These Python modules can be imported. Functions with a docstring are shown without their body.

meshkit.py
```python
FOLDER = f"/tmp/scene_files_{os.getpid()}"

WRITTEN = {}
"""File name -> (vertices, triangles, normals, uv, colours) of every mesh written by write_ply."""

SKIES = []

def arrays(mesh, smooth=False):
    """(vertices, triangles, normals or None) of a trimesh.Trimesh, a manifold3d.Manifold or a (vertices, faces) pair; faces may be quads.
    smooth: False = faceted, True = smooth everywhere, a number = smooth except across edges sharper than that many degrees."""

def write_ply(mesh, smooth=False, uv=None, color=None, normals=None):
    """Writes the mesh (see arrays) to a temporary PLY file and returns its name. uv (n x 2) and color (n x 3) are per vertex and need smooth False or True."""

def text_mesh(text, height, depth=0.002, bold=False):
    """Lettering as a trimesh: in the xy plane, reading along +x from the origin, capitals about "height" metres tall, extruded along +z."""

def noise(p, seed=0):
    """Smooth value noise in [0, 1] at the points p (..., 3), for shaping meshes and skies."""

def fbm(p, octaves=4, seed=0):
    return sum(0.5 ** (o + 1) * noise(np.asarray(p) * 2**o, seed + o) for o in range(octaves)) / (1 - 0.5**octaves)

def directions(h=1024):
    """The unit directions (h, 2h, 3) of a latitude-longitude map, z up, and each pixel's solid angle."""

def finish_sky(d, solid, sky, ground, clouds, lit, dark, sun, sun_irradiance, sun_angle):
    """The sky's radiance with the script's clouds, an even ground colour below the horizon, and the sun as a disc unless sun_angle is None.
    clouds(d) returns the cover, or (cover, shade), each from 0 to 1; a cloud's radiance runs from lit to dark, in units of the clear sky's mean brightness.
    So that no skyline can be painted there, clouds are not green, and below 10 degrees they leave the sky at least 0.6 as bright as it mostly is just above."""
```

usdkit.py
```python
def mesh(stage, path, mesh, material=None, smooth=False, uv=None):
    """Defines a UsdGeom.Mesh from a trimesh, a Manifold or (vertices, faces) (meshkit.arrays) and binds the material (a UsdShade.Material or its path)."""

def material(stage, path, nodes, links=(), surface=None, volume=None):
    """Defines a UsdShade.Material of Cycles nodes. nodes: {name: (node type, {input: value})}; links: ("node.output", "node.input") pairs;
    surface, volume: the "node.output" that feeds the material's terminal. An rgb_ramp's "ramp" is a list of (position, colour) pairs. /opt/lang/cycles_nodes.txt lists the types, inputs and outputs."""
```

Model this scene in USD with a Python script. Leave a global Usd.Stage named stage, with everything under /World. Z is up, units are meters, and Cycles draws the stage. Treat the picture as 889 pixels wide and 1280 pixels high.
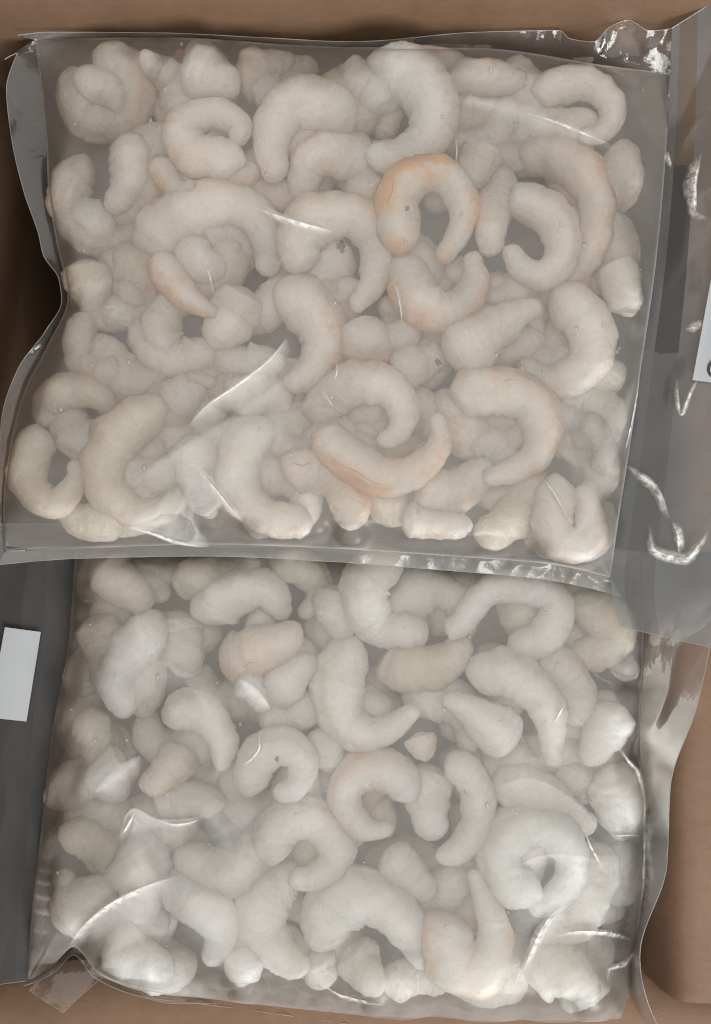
import math, random
import numpy as np, trimesh, usdkit, meshkit
from scipy import ndimage
from scipy.interpolate import CubicSpline
from pxr import Usd, UsdGeom, UsdLux, UsdShade, Sdf, Gf, Vt

stage = Usd.Stage.CreateInMemory()
UsdGeom.Xform.Define(stage, '/World')
random.seed(5); RNG = np.random.default_rng(5)

# ------------------------------------------------------------------ camera, light
HC = 0.54                      # camera height over the bottom of the lower bag
FPX = 1250.0                   # focal length in photograph pixels (889 wide)
cam = UsdGeom.Camera.Define(stage, '/World/camera')
cam.AddTranslateOp().Set(Gf.Vec3d(0, 0, HC))
cam.CreateHorizontalApertureAttr(36.0)
cam.CreateFocalLengthAttr(36.0 * FPX / 889.0)
cam.CreateClippingRangeAttr((0.02, 50.0))
cam.CreateExposureAttr(0.0)

def rect_light(name, pos, target, w, h, intensity, color):
    l = UsdLux.RectLight.Define(stage, '/World/' + name)
    l.CreateWidthAttr(w); l.CreateHeightAttr(h); l.CreateIntensityAttr(intensity); l.CreateColorAttr(Gf.Vec3f(*color))
    z = np.array(pos, float) - np.array(target, float); z /= np.linalg.norm(z)
    x = np.cross([0, 0, 1.0], z)
    x = x / np.linalg.norm(x) if np.linalg.norm(x) > 1e-6 else np.array([1.0, 0, 0])
    y = np.cross(z, x)
    M = Gf.Matrix4d(*x, 0, *y, 0, *z, 0, *map(float, pos), 1)
    l.AddTransformOp().Set(M)
    return l
rect_light('window_light', (0.95, -1.70, 1.42), (0, 0, 0.05), 1.1, 1.0, 17.0, (0.985, 0.99, 0.97))
rect_light('ceiling_bounce_fill', (-0.1, 0.2, 2.4), (-0.1, 0.2, 0), 3.2, 3.2, 1.9, (1.0, 0.955, 0.90))  # added overhead fill standing in for light bounced off the ceiling

# ------------------------------------------------------------------ helpers
used = {}
def numbered(parent, name):
    n = used.get((parent, name), 0); used[(parent, name)] = n + 1
    return f'{parent}/{name}' + (f'_{n:03d}' if n else '')
def keys(prim, label=None, cat=None, group=None, kind=None):
    for k, v in (('label', label), ('category', cat), ('group', group), ('kind', kind)):
        if v: prim.SetCustomDataByKey(k, v)
def obj(name, mesh, mat, parent=None, smooth=True, **kw):
    par = str(parent.GetPath()) if parent else '/World'
    m = usdkit.mesh(stage, numbered(par, name), mesh, mat, smooth=smooth)
    keys(m.GetPrim(), **kw)
    return m.GetPrim()
def thing(name, label, cat, group=None):
    x = UsdGeom.Xform.Define(stage, numbered('/World', name)).GetPrim()
    keys(x, label, cat, group)
    return x
def P(px, py, z):
    """The point at height z that the photograph shows at pixel (px, py)."""
    px, py, z = np.broadcast_arrays(np.asarray(px, float), np.asarray(py, float), np.asarray(z, float))
    s = (HC - z) / FPX
    return np.stack([(px - 444.5) * s, (640 - py) * s, z], -1)
def fbm2(x, y, scale, seed, octaves=3):
    x, y = np.broadcast_arrays(np.asarray(x, float), np.asarray(y, float))
    return meshkit.fbm(np.stack([x / scale, y / scale, np.full(x.shape, seed * 7.31)], -1), octaves, seed) - 0.5
def resample(pts, n, smooth=True):
    p = np.asarray(pts, float)
    t = np.r_[0, np.cumsum(np.linalg.norm(np.diff(p, axis=0), axis=1))]
    u = np.linspace(0, t[-1], n)
    if smooth and len(p) > 2:
        from scipy.interpolate import PchipInterpolator
        return PchipInterpolator(t, p)(u)
    return np.stack([np.interp(u, t, c) for c in p.T], 1)
def grid_faces(nu, nv):
    i, j = np.meshgrid(np.arange(nu - 1), np.arange(nv - 1), indexing='ij')
    a = i * nv + j
    return np.stack([a, a + nv, a + nv + 1, a + 1], -1).reshape(-1, 4)

# ------------------------------------------------------------------ materials
L = '/World/Looks/'
def mat(name, nodes, links, surface=None, volume=None):
    return usdkit.material(stage, L + name, nodes, links, surface=surface, volume=volume)

def shrimp_mat(name, base, dark):
    return mat(name, {
        'g': ('geometry', {}),
        'n1': ('noise_texture', {'scale': 55.0, 'detail': 4.0, 'roughness': 0.6}),
        'n2': ('noise_texture', {'scale': 420.0, 'detail': 3.0}),
        'n3': ('noise_texture', {'scale': 170.0, 'detail': 4.0, 'roughness': 0.7}),
        'r': ('rgb_ramp', {'ramp': [(0.3, dark), (0.62, base)]}),
        'at': ('attribute', {'attribute': 'tint'}),
        'tm': ('math', {'math_type': 'multiply', 'use_clamp': True}),
        'tr': ('map_range', {'from_min': 0.38, 'from_max': 0.62, 'to_min': 0.25, 'to_max': 1.0, 'clamp': True}),
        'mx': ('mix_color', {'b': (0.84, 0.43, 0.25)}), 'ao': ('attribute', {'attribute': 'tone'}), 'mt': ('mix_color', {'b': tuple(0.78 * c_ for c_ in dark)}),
        'bp': ('bump', {'strength': 0.8, 'distance': 0.0013}),
        'p': ('principled_bsdf', {'roughness': 0.42, 'specular_ior_level': 0.35, 'subsurface_weight': 0.6, 'subsurface_scale': 0.006,
                                  'subsurface_radius': (1.0, 0.75, 0.55), 'subsurface_method': 'random_walk'})},
        [('g.position', 'n1.vector'), ('g.position', 'n2.vector'), ('g.position', 'n3.vector'), ('n1.fac', 'r.fac'), ('at.fac', 'tm.value1'), ('n3.fac', 'tr.value'), ('tr.result', 'tm.value2'),
         ('tm.value', 'mx.fac'), ('r.color', 'mt.a'), ('ao.fac', 'mt.fac'), ('mt.result', 'mx.a'), ('mx.result', 'p.base_color'), ('n2.fac', 'bp.height'), ('bp.normal', 'p.normal')], 'p.BSDF')
M_PALE = shrimp_mat('shrimp_pale', (0.89, 0.835, 0.77), (0.78, 0.70, 0.625))
M_TAN = shrimp_mat('shrimp_tan', (0.80, 0.71, 0.59), (0.66, 0.55, 0.43))
M_PINK = shrimp_mat('shrimp_pink', (0.86, 0.76, 0.67), (0.76, 0.62, 0.51))
M_WARM = shrimp_mat('shrimp_warm', (0.89, 0.80, 0.71), (0.79, 0.675, 0.575))
M_WHITE = shrimp_mat('shrimp_white', (0.90, 0.865, 0.81), (0.80, 0.745, 0.68))
M_VEIN = mat('vein', {'p': ('principled_bsdf', {'base_color': (0.62, 0.27, 0.16), 'roughness': 0.5})}, [], 'p.BSDF')

def film_mat(name, haze, haze_color, rough=0.1, bump=0.25, bscale=260.0, volume=None, wrinkle=0.0):
    nodes = {'g': ('geometry', {}), 'n': ('noise_texture', {'scale': bscale, 'detail': 3.0, 'roughness': 0.55}),
             'b': ('bump', {'strength': bump, 'distance': 0.001}), 'f': ('fresnel', {'IOR': 1.5}),
             't': ('transparent_bsdf', {'color': (0.97, 0.97, 0.97)}), 'gl': ('glossy_bsdf', {'color': (1, 1, 1), 'roughness': rough}),
             'm1': ('mix_closure', {}), 'd': ('diffuse_bsdf', {'color': haze_color}), 'm2': ('mix_closure', {'fac': haze})}
    links = [('g.position', 'n.vector'), ('n.fac', 'b.height'), ('b.normal', 'f.normal'), ('b.normal', 'gl.normal'), ('f.fac', 'm1.fac'),
             ('t.BSDF', 'm1.closure1'), ('gl.BSDF', 'm1.closure2'), ('m1.closure', 'm2.closure1'), ('d.BSDF', 'm2.closure2')]
    if wrinkle:
        nodes['mp'] = ('mapping', {'scale': (26.0, 60.0, 40.0), 'rotation': (0, 0, 0.6)})
        nodes['nw'] = ('noise_texture', {'scale': 1.0, 'detail': 4.0, 'roughness': 0.6, 'distortion': 1.2, 'type': 'ridged_multifractal', 'use_normalize': True})
        nodes['b2'] = ('bump', {'strength': wrinkle, 'distance': 0.0022})
        links += [('g.position', 'mp.vector'), ('mp.vector', 'nw.vector'), ('nw.fac', 'b2.height'), ('b2.normal', 'b.normal')]
    if volume:
        nodes['v'] = ('principled_volume', volume)
    return mat(name, nodes, links, 'm2.closure', 'v.volume' if volume else None)
M_FILM = film_mat('bag_film', 0.135, (0.74, 0.71, 0.67), 0.42, 0.2, wrinkle=0.2, volume={'color': (0.95, 0.83, 0.71), 'density': 9.0, 'anisotropy': 0.0})
M_EDGE = film_mat('bag_edge_film', 0.09, (0.55, 0.56, 0.57), 0.13, 0.3, 180.0)
M_CLEAR = film_mat('clear_film', 0.03, (0.6, 0.6, 0.6), 0.08, 0.2)
M_BAND = film_mat('grey_band_film', 0.7, (0.072, 0.07, 0.07), 0.32, 0.5, 90.0)
M_BANDL = film_mat('pale_band_film', 0.5, (0.18, 0.19, 0.20), 0.14, 0.4, 90.0)
M_BANDM = film_mat('mid_band_film', 0.62, (0.14, 0.14, 0.143), 0.14, 0.4, 90.0)
M_BANDT = film_mat('brown_band_film', 0.6, (0.15, 0.125, 0.105), 0.14, 0.4, 90.0)
M_STRIPE = film_mat('dark_stripe_film', 0.8, (0.075, 0.075, 0.076), 0.18, 0.4, 90.0)
M_PAPER = mat('white_paper', {'p': ('principled_bsdf', {'base_color': (0.42, 0.445, 0.475), 'roughness': 0.6})}, [], 'p.BSDF')
M_INK = mat('black_ink', {'p': ('principled_bsdf', {'base_color': (0.03, 0.03, 0.035), 'roughness': 0.6})}, [], 'p.BSDF')
M_FOLD = film_mat('painted_glint_fold', 0.34, (0.8, 0.79, 0.77), 0.16, 0.25, 300.0)  # white haze put in for the glints on pleats
M_FROST_GLARE = mat('frost_painted_glare_film', {'g': ('geometry', {}), 'a': ('attribute', {'attribute': 'fade'}), 'n': ('noise_texture', {'scale': 170.0, 'detail': 5.0, 'roughness': 0.65}),
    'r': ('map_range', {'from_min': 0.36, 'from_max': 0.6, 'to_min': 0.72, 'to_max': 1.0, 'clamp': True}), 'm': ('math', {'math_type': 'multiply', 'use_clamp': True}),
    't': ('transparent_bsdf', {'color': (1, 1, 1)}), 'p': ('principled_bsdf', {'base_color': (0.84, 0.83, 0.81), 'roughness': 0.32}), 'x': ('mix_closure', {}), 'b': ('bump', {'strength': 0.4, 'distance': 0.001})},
    [('g.position', 'n.vector'), ('n.fac', 'r.value'), ('a.fac', 'm.value1'), ('r.result', 'm.value2'), ('m.value', 'x.fac'), ('t.BSDF', 'x.closure1'), ('p.BSDF', 'x.closure2'), ('n.fac', 'b.height'), ('b.normal', 'p.normal')], 'x.closure')  # white that stands for milky film and for window glare
M_PAINTED_GLINT = mat('painted_glint_film', {'g': ('geometry', {}), 'a': ('attribute', {'attribute': 'fade'}), 'n': ('noise_texture', {'scale': 330.0, 'detail': 5.0, 'roughness': 0.65}),
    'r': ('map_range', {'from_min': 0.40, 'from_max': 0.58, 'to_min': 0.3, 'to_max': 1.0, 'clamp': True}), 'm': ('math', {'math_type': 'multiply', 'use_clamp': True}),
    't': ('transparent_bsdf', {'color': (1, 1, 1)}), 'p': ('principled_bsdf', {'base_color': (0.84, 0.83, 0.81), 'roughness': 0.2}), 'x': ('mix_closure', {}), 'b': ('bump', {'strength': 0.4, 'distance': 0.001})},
    [('g.position', 'n.vector'), ('n.fac', 'r.value'), ('a.fac', 'm.value1'), ('r.result', 'm.value2'), ('m.value', 'x.fac'), ('t.BSDF', 'x.closure1'), ('p.BSDF', 'x.closure2'), ('n.fac', 'b.height'), ('b.normal', 'p.normal')], 'x.closure')  # pleat glints painted as white that fades out
M_FLECK = film_mat('dark_fleck', 0.4, (0.06, 0.055, 0.06), 0.2, 0.0)
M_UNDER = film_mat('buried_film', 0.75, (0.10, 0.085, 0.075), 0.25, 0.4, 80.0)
M_CRUMPLE = film_mat('crumpled_film', 0.04, (0.6, 0.6, 0.6), 0.10, 0.15, 90.0)
M_SIDE = film_mat('bag_side_film', 0.17, (0.45, 0.45, 0.45), 0.25, 0.1, 120.0)
M_SEAL = film_mat('bag_seal_film', 0.2, (0.7, 0.69, 0.67), 0.2, 0.3, 180.0)
M_RIM = film_mat('film_cut_edge', 0.3, (0.62, 0.62, 0.6), 0.15, 0.0)
M_BUB = film_mat('bubble_film', 0.1, (0.8, 0.8, 0.8), 0.03, 0.0)
def card(name, a, b):
    return mat(name, {'g': ('geometry', {}), 'mp': ('mapping', {'scale': (45, 70, 60)}), 'n': ('noise_texture', {'scale': 3.0, 'detail': 5.0, 'roughness': 0.65}),
                      'n2': ('noise_texture', {'scale': 900.0, 'detail': 2.0}), 'n3': ('noise_texture', {'scale': 24.0, 'detail': 3.0}),
                      'r': ('rgb_ramp', {'ramp': [(0.3, a), (0.7, b)]}), 'mm': ('mix_float', {'fac': 0.5}),
                      'bp': ('bump', {'strength': 0.25, 'distance': 0.0006}),
                      'p': ('principled_bsdf', {'roughness': 0.62, 'specular_ior_level': 0.3})},
               [('g.position', 'mp.vector'), ('mp.vector', 'n.vector'), ('g.position', 'n2.vector'), ('g.position', 'n3.vector'), ('n.fac', 'mm.a'), ('n3.fac', 'mm.b'), ('mm.result', 'r.fac'),
                ('r.color', 'p.base_color'), ('n2.fac', 'bp.height'), ('bp.normal', 'p.normal')], 'p.BSDF')
M_CARD = card('cardboard', (0.16, 0.094, 0.057), (0.21, 0.132, 0.085))
M_CARDE = card('cardboard_edge', (0.36, 0.26, 0.17), (0.45, 0.33, 0.22))
M_FLOOR = mat('dark_floor', {'g': ('geometry', {}), 'n': ('noise_texture', {'scale': 30.0, 'detail': 4.0}), 'r': ('rgb_ramp', {'ramp': [(0.3, (0.05, 0.047, 0.045)), (0.7, (0.09, 0.085, 0.08))]}),
                             'p': ('principled_bsdf', {'roughness': 0.7})}, [('g.position', 'n.vector'), ('n.fac', 'r.fac'), ('r.color', 'p.base_color')], 'p.BSDF')

# ------------------------------------------------------------------ the floor and the box
def slab(quad, thick):
    """A thin plate: a quad's corners, thickened along its normal."""
    q = np.asarray(quad, float); n = np.cross(q[1] - q[0], q[3] - q[0]); n /= np.linalg.norm(n)
    v = np.vstack([q, q - n * thick])
    f = [[0, 1, 2, 3], [7, 6, 5, 4], [0, 4, 5, 1], [1, 5, 6, 2], [2, 6, 7, 3], [3, 7, 4, 0]]
    return trimesh.Trimesh(v, np.vstack([np.array(f)[:, [0, 1, 2]], np.array(f)[:, [0, 2, 3]]]), process=False)
def plate(profile, axis, a, b, n, thick, wob=0.0015, seed=1):
    """Bent cardboard: a profile of (offset, height) points swept along an axis from a to b, gently uneven, closed with a back side."""
    pr = resample(profile, 40, False); s = np.linspace(a, b, n)
    d = np.gradient(pr, axis=0); d /= np.linalg.norm(d, axis=1, keepdims=True); nr = np.stack([-d[:, 1], d[:, 0]], 1)
    sheets = []
    for off in (0.0, thick):
        q = pr + nr * off
        S, U = np.meshgrid(s, np.arange(40), indexing='ij')
        w = wob * 2 * fbm2(S * 1000, U * 4.0, 45.0, seed)
        o = q[None, :, 0] + w; z = np.broadcast_to(q[None, :, 1], o.shape) + w * 0.3
        v = np.stack([o, S, z], -1) if axis == 'y' else np.stack([S, o, z], -1)
        sheets.append(v.reshape(-1, 3))
    f = grid_faces(n, 40); N = n * 40; fs = [f, f[:, ::-1] + N]
    ring = [i * 40 for i in range(n)] + [(n - 1) * 40 + j for j in range(1, 40)] + [i * 40 + 39 for i in range(n - 2, -1, -1)] + [j for j in range(38, 0, -1)]
    fs.append(np.array([[ring[k], ring[(k + 1) % len(ring)], ring[(k + 1) % len(ring)] + N, ring[k] + N] for k in range(len(ring))]))
    m = trimesh.Trimesh(np.vstack(sheets), np.vstack([np.vstack([x[:, [0, 1, 2]], x[:, [0, 2, 3]]]) for x in fs]), process=False)
    m.fix_normals(); return m

obj('floor', slab([(-1.5, -1.5, -0.16), (1.5, -1.5, -0.16), (1.5, 1.5, -0.16), (-1.5, 1.5, -0.16)], 0.02), M_FLOOR, smooth=False, kind='structure')
box = thing('cardboard_box', 'open brown cardboard carton around the two bags', 'box')
ZB = -0.15
XL, XR, YT, YB = -0.187, 0.153, 0.231, -0.238
obj('floor_panel', slab([(XL - .01, YB - .02, ZB), (XR + .02, YB - .02, ZB), (XR + .02, YT + .01, ZB), (XL - .01, YT + .01, ZB)], 0.004), M_CARD, box, smooth=False)
obj('wall', plate([(XL, ZB + .001), (XL - .001, 0.0), (XL - .003, 0.25)], 'y', YB - .03, YT + .004, 60, 0.004, seed=2), M_CARD, box, smooth=40)  # left wall carried up high to shade the left side
obj('wall', plate([(YT - .004, ZB + .001), (YT, 0.05), (YT + .004, 0.078), (YT + .014, 0.105), (YT + 0.034, 0.15)], 'x', XL - .004, XR + .06, 60, 0.004, seed=3), M_CARD, box, smooth=40)
obj('wall', plate([(YB, ZB + .001), (YB - .001, -0.01), (YB - .006, 0.012), (YB - .02, 0.020), (YB - .05, 0.022)], 'x', XL - .004, XR + .06, 60, -0.004, seed=4), M_CARD, box, smooth=40)
obj('wall', plate([(XR - .012, ZB + .001), (XR - .004, 0.0), (XR + .003, 0.034), (XR + .006, 0.041), (XR + .011, 0.045), (XR + .07, 0.049)], 'y', -0.243, YT + .004, 90, -0.004, 0.002, seed=5), M_CARD, box, smooth=40)

# ------------------------------------------------------------------ the bags' levels
BAGS = {
 'upper': dict(top=0.090, bottom=0.057, edge=0.061),
 'lower': dict(top=0.050, bottom=0.004, edge=0.018)}
def level(bag, x, y):
    b = BAGS[bag]
    return b['top'] + 0.007 * fbm2(x, y, 160.0, 3 if bag == 'upper' else 4, 2)

# ------------------------------------------------------------------ shrimp: each traced along its middle, head end first
# (bag, depth, width at head, width at tail, tint, material, points, label)
from_here = []
def s(bag, d, w0, w1, tint, m, pts, label): from_here.append((bag, d, w0, w1, tint, m, pts, label))
U, W = 'upper', 'lower'
p, t, k, wh = 'pale', 'tan', 'pink', 'white'
s(U,1.0,48,34,.0,t,[(103,93),(98,125),(117,150),(146,152),(173,130),(170,107)],'dim deep curled shrimp in the top left corner of the upper bag')
s(U,.4,38,18,.0,p,[(222,100),(205,90),(190,78),(177,64)],'pale shrimp tail poking up by the dark fleck at the top left edge')
s(U,.2,54,44,.0,p,[(232,84),(255,92),(278,102),(296,112)],'whitish stub of shrimp just right of the dark fleck at the top edge')
s(U,.08,44,32,.1,p,[(300,188),(268,198),(236,186),(228,162),(247,145),(280,144),(301,160),(290,176)],'tight ring-curled pale shrimp with a pinhole centre in the upper left')
s(U,.25,34,22,.6,k,[(197,200),(208,222),(226,238),(243,228)],'small orange-rimmed tail tucked under the tight ring-curled shrimp')
s(U,.7,36,26,.5,t,[(252,232),(278,228),(304,222),(318,205)],'amber tail half hidden right below the tight ring-curled shrimp')
s(U,.8,44,34,.0,t,[(112,212),(88,226),(86,262),(108,292),(147,302),(178,282),(192,250)],'wide hook-shaped shrimp against the left edge of the upper bag')
s(U,.55,44,34,.0,p,[(160,172),(165,202),(158,235),(134,258)],'short upright shrimp lying inside the wide hook on the left')
s(U,.25,58,36,.2,p,[(182,316),(207,285),(243,262),(283,254),(322,272),(338,308),(330,342)],'big arched shrimp with a brown gap under it left of the slanting white glint')
s(U,.35,46,30,.1,p,[(238,302),(252,328),(284,332),(308,322)],'pale shrimp filling the lower rim of the brown gap in the big arch')
s(U,.2,34,20,.9,k,[(196,320),(216,352),(243,378),(272,392)],'orange tapering tail running down right below the big arched shrimp')
s(U,1.2,52,40,.0,t,[(105,330),(112,365),(122,398)],'dim upright shrimp by the left notch of the upper bag')
s(U,.8,42,36,.0,t,[(168,350),(167,368),(167,388)],'small end-on stub with a dark dot right of the left notch')
s(U,1.0,52,40,.0,t,[(141,425),(140,456),(172,478),(206,460),(206,428),(176,418)],'round blurred curl in the middle of the left side')
s(U,.3,64,44,.0,p,[(308,366),(290,398),(264,432)],'smooth stout shrimp leaning left beside the long diagonal crease')
s(U,.06,60,42,.2,p,[(346,378),(382,384),(404,420),(394,458),(358,476)],'lumpy pale shrimp bulging above the top end of the diagonal crease')
s(U,.6,20,16,.0,t,[(232,472),(252,474),(272,482)],'little finger-like stub beside the middle of the diagonal crease')
s(U,.5,42,34,.0,t,[(56,540),(36,574),(40,612),(64,630),(88,614),(90,578)],'open U-shaped shrimp in the lower left corner of the upper bag')
s(U,.7,42,32,.0,t,[(67,530),(73,499),(102,487),(131,500),(136,530)],'arched shrimp sitting on top of the open U-shaped one')
s(U,.4,56,42,.0,t,[(212,506),(168,528),(137,560),(130,600),(155,632),(195,640),(226,612)],'large C of a shrimp round a dark bubble in the lower left')
s(U,.6,52,44,.0,p,[(205,508),(242,486),(284,470)],'hazy shrimp running up towards the diagonal crease')
s(U,.3,54,46,.0,wh,[(238,548),(250,596),(262,640)],'frosted white shrimp under the broad glare at the lower left')
s(U,.1,50,46,.0,p,[(338,549),(310,556),(297,587),(303,622),(329,649),(361,656),(387,658)],'L-shaped pale shrimp along the bottom edge of the upper bag')
s(U,.04,48,52,.3,k,[(356,606),(388,602),(420,616),(437,643),(440,674)],'peach shrimp bent down to the bottom edge with a thin scratch line')
s(U,.0,48,26,.55,k,[(405,536),(425,567),(460,590),(500,598),(532,580),(550,552),(540,520)],'pink veined smile-shaped shrimp near the bottom middle')
s(U,.12,52,36,.1,p,[(405,530),(415,495),(440,480),(475,480),(502,505),(500,536),(474,548)],'arched pale shrimp over the left end of the smile-shaped one')
s(U,.05,54,30,.25,p,[(572,502),(605,487),(645,490),(674,515),(677,553),(645,586),(606,600)],'big open loop shrimp with a red scratch on top in the lower right')
s(U,.35,54,48,.1,t,[(568,490),(576,530),(602,556),(632,560)],'tan shrimp seen through the middle of the big open loop')
s(U,.3,54,44,.1,p,[(522,616),(564,616),(592,598),(606,576)],'wide shrimp lying under the tail of the big open loop')
s(U,.05,38,34,.0,p,[(506,650),(547,655),(588,660)],'short straight finger of shrimp at the bottom edge right of centre')
s(U,.6,54,40,.0,t,[(655,612),(652,650),(624,680),(594,688)],'brownish curved shrimp right of the short straight finger')
s(U,.05,52,44,.05,p,[(706,602),(690,640),(702,676),(732,680),(738,645),(722,612)],'oval shrimp with a sharp film ridge across it in the lower right corner')
s(U,.0,60,26,.05,p,[(562,446),(600,420),(640,396),(674,381)],'glossy straight shrimp pointing up right in the right middle')
s(U,.12,54,44,.05,p,[(690,380),(722,390),(740,420),(730,460),(697,476),(655,452)],'broad curled shrimp right of the glossy straight one')
s(U,.15,50,40,.0,p,[(498,464),(530,450),(558,440)],'stubby shrimp with a black dot left of the glossy straight one')
s(U,.05,44,36,.05,p,[(640,246),(672,258),(700,285),(701,322),(674,344),(648,330),(640,308)],'neat ring-shaped shrimp with an oval hole on the right side')
s(U,.3,50,36,.55,k,[(650,202),(700,198),(738,232),(746,282),(734,325),(706,350)],'pinkish arc of shrimp wrapped round the right of the neat ring')
s(U,.15,46,36,.1,p,[(640,222),(620,245),(614,282),(614,318)],'upright shrimp squeezed between the orange horseshoe and the neat ring')
s(U,.0,46,32,1.9,k,[(512,310),(495,268),(508,230),(545,217),(575,243),(576,283),(548,322)],'orange-topped horseshoe shrimp at the centre right of the upper bag')
s(U,.03,50,38,.3,p,[(505,322),(512,358),(535,386),(572,386),(592,352),(588,318)],'U-shaped pale shrimp hooked under the orange horseshoe')
s(U,.03,54,38,.1,p,[(384,334),(378,292),(410,270),(448,276),(472,316),(462,362),(440,382)],'lumpy round shrimp under the slanting white glint at the centre')
s(U,.22,54,42,.0,p,[(440,408),(464,430),(496,424),(516,400)],'bowl-shaped shrimp below the thin upright glint at the centre')
s(U,.06,64,46,.0,wh,[(466,76),(512,76),(541,106),(537,148),(502,174),(462,168)],'large white C-shaped shrimp at the top middle')
s(U,.1,60,52,.0,p,[(492,132),(462,104),(424,86)],'stout white shrimp filling the mouth of the large C at the top')
s(U,.22,56,42,.0,p,[(442,132),(400,134),(362,132),(342,158),(338,192),(350,222)],'broad white shrimp bending down left of the large C at the top')
s(U,.3,50,40,.1,p,[(466,206),(428,194),(396,196),(380,226),(376,258)],'arched shrimp below the top group above the slanting white glint')
s(U,.45,42,34,.2,p,[(562,100),(600,97),(640,100),(670,108)],'hazy straight shrimp along the top edge right of the large C')
s(U,.7,50,40,.3,t,[(570,140),(608,148),(642,132)],'amber-brown shrimp under the hazy straight one at the top right')
s(U,.4,36,28,.0,p,[(672,126),(702,106),(743,108),(766,134),(756,162),(724,166)],'faint pale ring in the top right corner behind the fold line')
s(U,.2,46,40,.0,p,[(606,184),(595,207),(582,232)],'small smooth stub right of the little black slit at the top')
s(U,.5,44,52,.0,p,[(768,330),(780,362),(786,392)],'lone pale shrimp out by the right seal of the upper bag')
s(U,1.1,52,44,.0,t,[(300,88),(340,82),(376,76)],'dark blurred shrimp at the top edge left of the large C')
s(U,.4,52,42,.0,p,[(288,504),(326,490),(362,506)],'frosty shrimp beneath the middle of the diagonal crease')
s(U,.6,44,36,.2,t,[(348,540),(384,534),(404,560)],'dull brownish shrimp between the L-shaped one and the smile-shaped one')
s(U,.7,42,34,.0,p,[(718,528),(745,555),(752,592)],'faded shrimp against the lower right seal of the upper bag')
s(U,.9,46,34,.0,t,[(330,300),(344,322),(348,348)],'brown shrimp deep right of the gap in the big arch')
# the lower bag
s(W,.35,48,38,.0,t,[(105,708),(140,735),(166,757)],'slanting shrimp just under the upper bag at the far left')
s(W,.7,50,40,.0,t,[(101,772),(112,810),(112,860)],'upright tan shrimp beside the left seal of the lower bag')
s(W,.9,48,36,.0,t,[(112,742),(140,768),(152,796)],'dim shrimp under the slanting one at the far left')
s(W,.12,50,40,.0,wh,[(206,780),(165,812),(146,856),(166,888)],'frosted shrimp with trapped droplets in the upper left of the lower bag')
s(W,.08,50,42,.0,p,[(214,906),(246,888),(274,916),(272,958)],'smooth white arch ending left of the dark lens-shaped bubble')
s(W,.25,50,36,.3,k,[(228,935),(207,966),(178,984)],'pinkish shrimp sheltered inside the smooth white arch')
s(W,.15,38,26,.0,wh,[(154,948),(126,968),(108,986)],'ragged white tail left of the pinkish shrimp')
s(W,.5,62,46,.0,t,[(92,898),(114,924),(104,952)],'tan bulge at the left edge halfway down the lower bag')
s(W,.5,46,36,.0,t,[(66,1050),(104,1048),(130,1080),(112,1114),(76,1112),(66,1088)],'blurred ring-shaped shrimp at the left edge low in the lower bag')
s(W,.7,52,44,.0,t,[(70,1024),(110,1014),(152,1030)],'dim shrimp lying across above the blurred ring at the left')
s(W,.25,56,48,.0,p,[(46,1194),(80,1168),(112,1150)],'pale shrimp in the lower left corner under the film ridge')
s(W,.15,62,56,.0,wh,[(158,1056),(178,1100),(168,1146)],'frosty white shrimp above the bright ridge at the lower left')
s(W,.2,52,42,.0,p,[(238,1058),(264,1090),(300,1092),(321,1064),(318,1028)],'bowl-shaped pale shrimp left of the fat question-mark ring')
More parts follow.
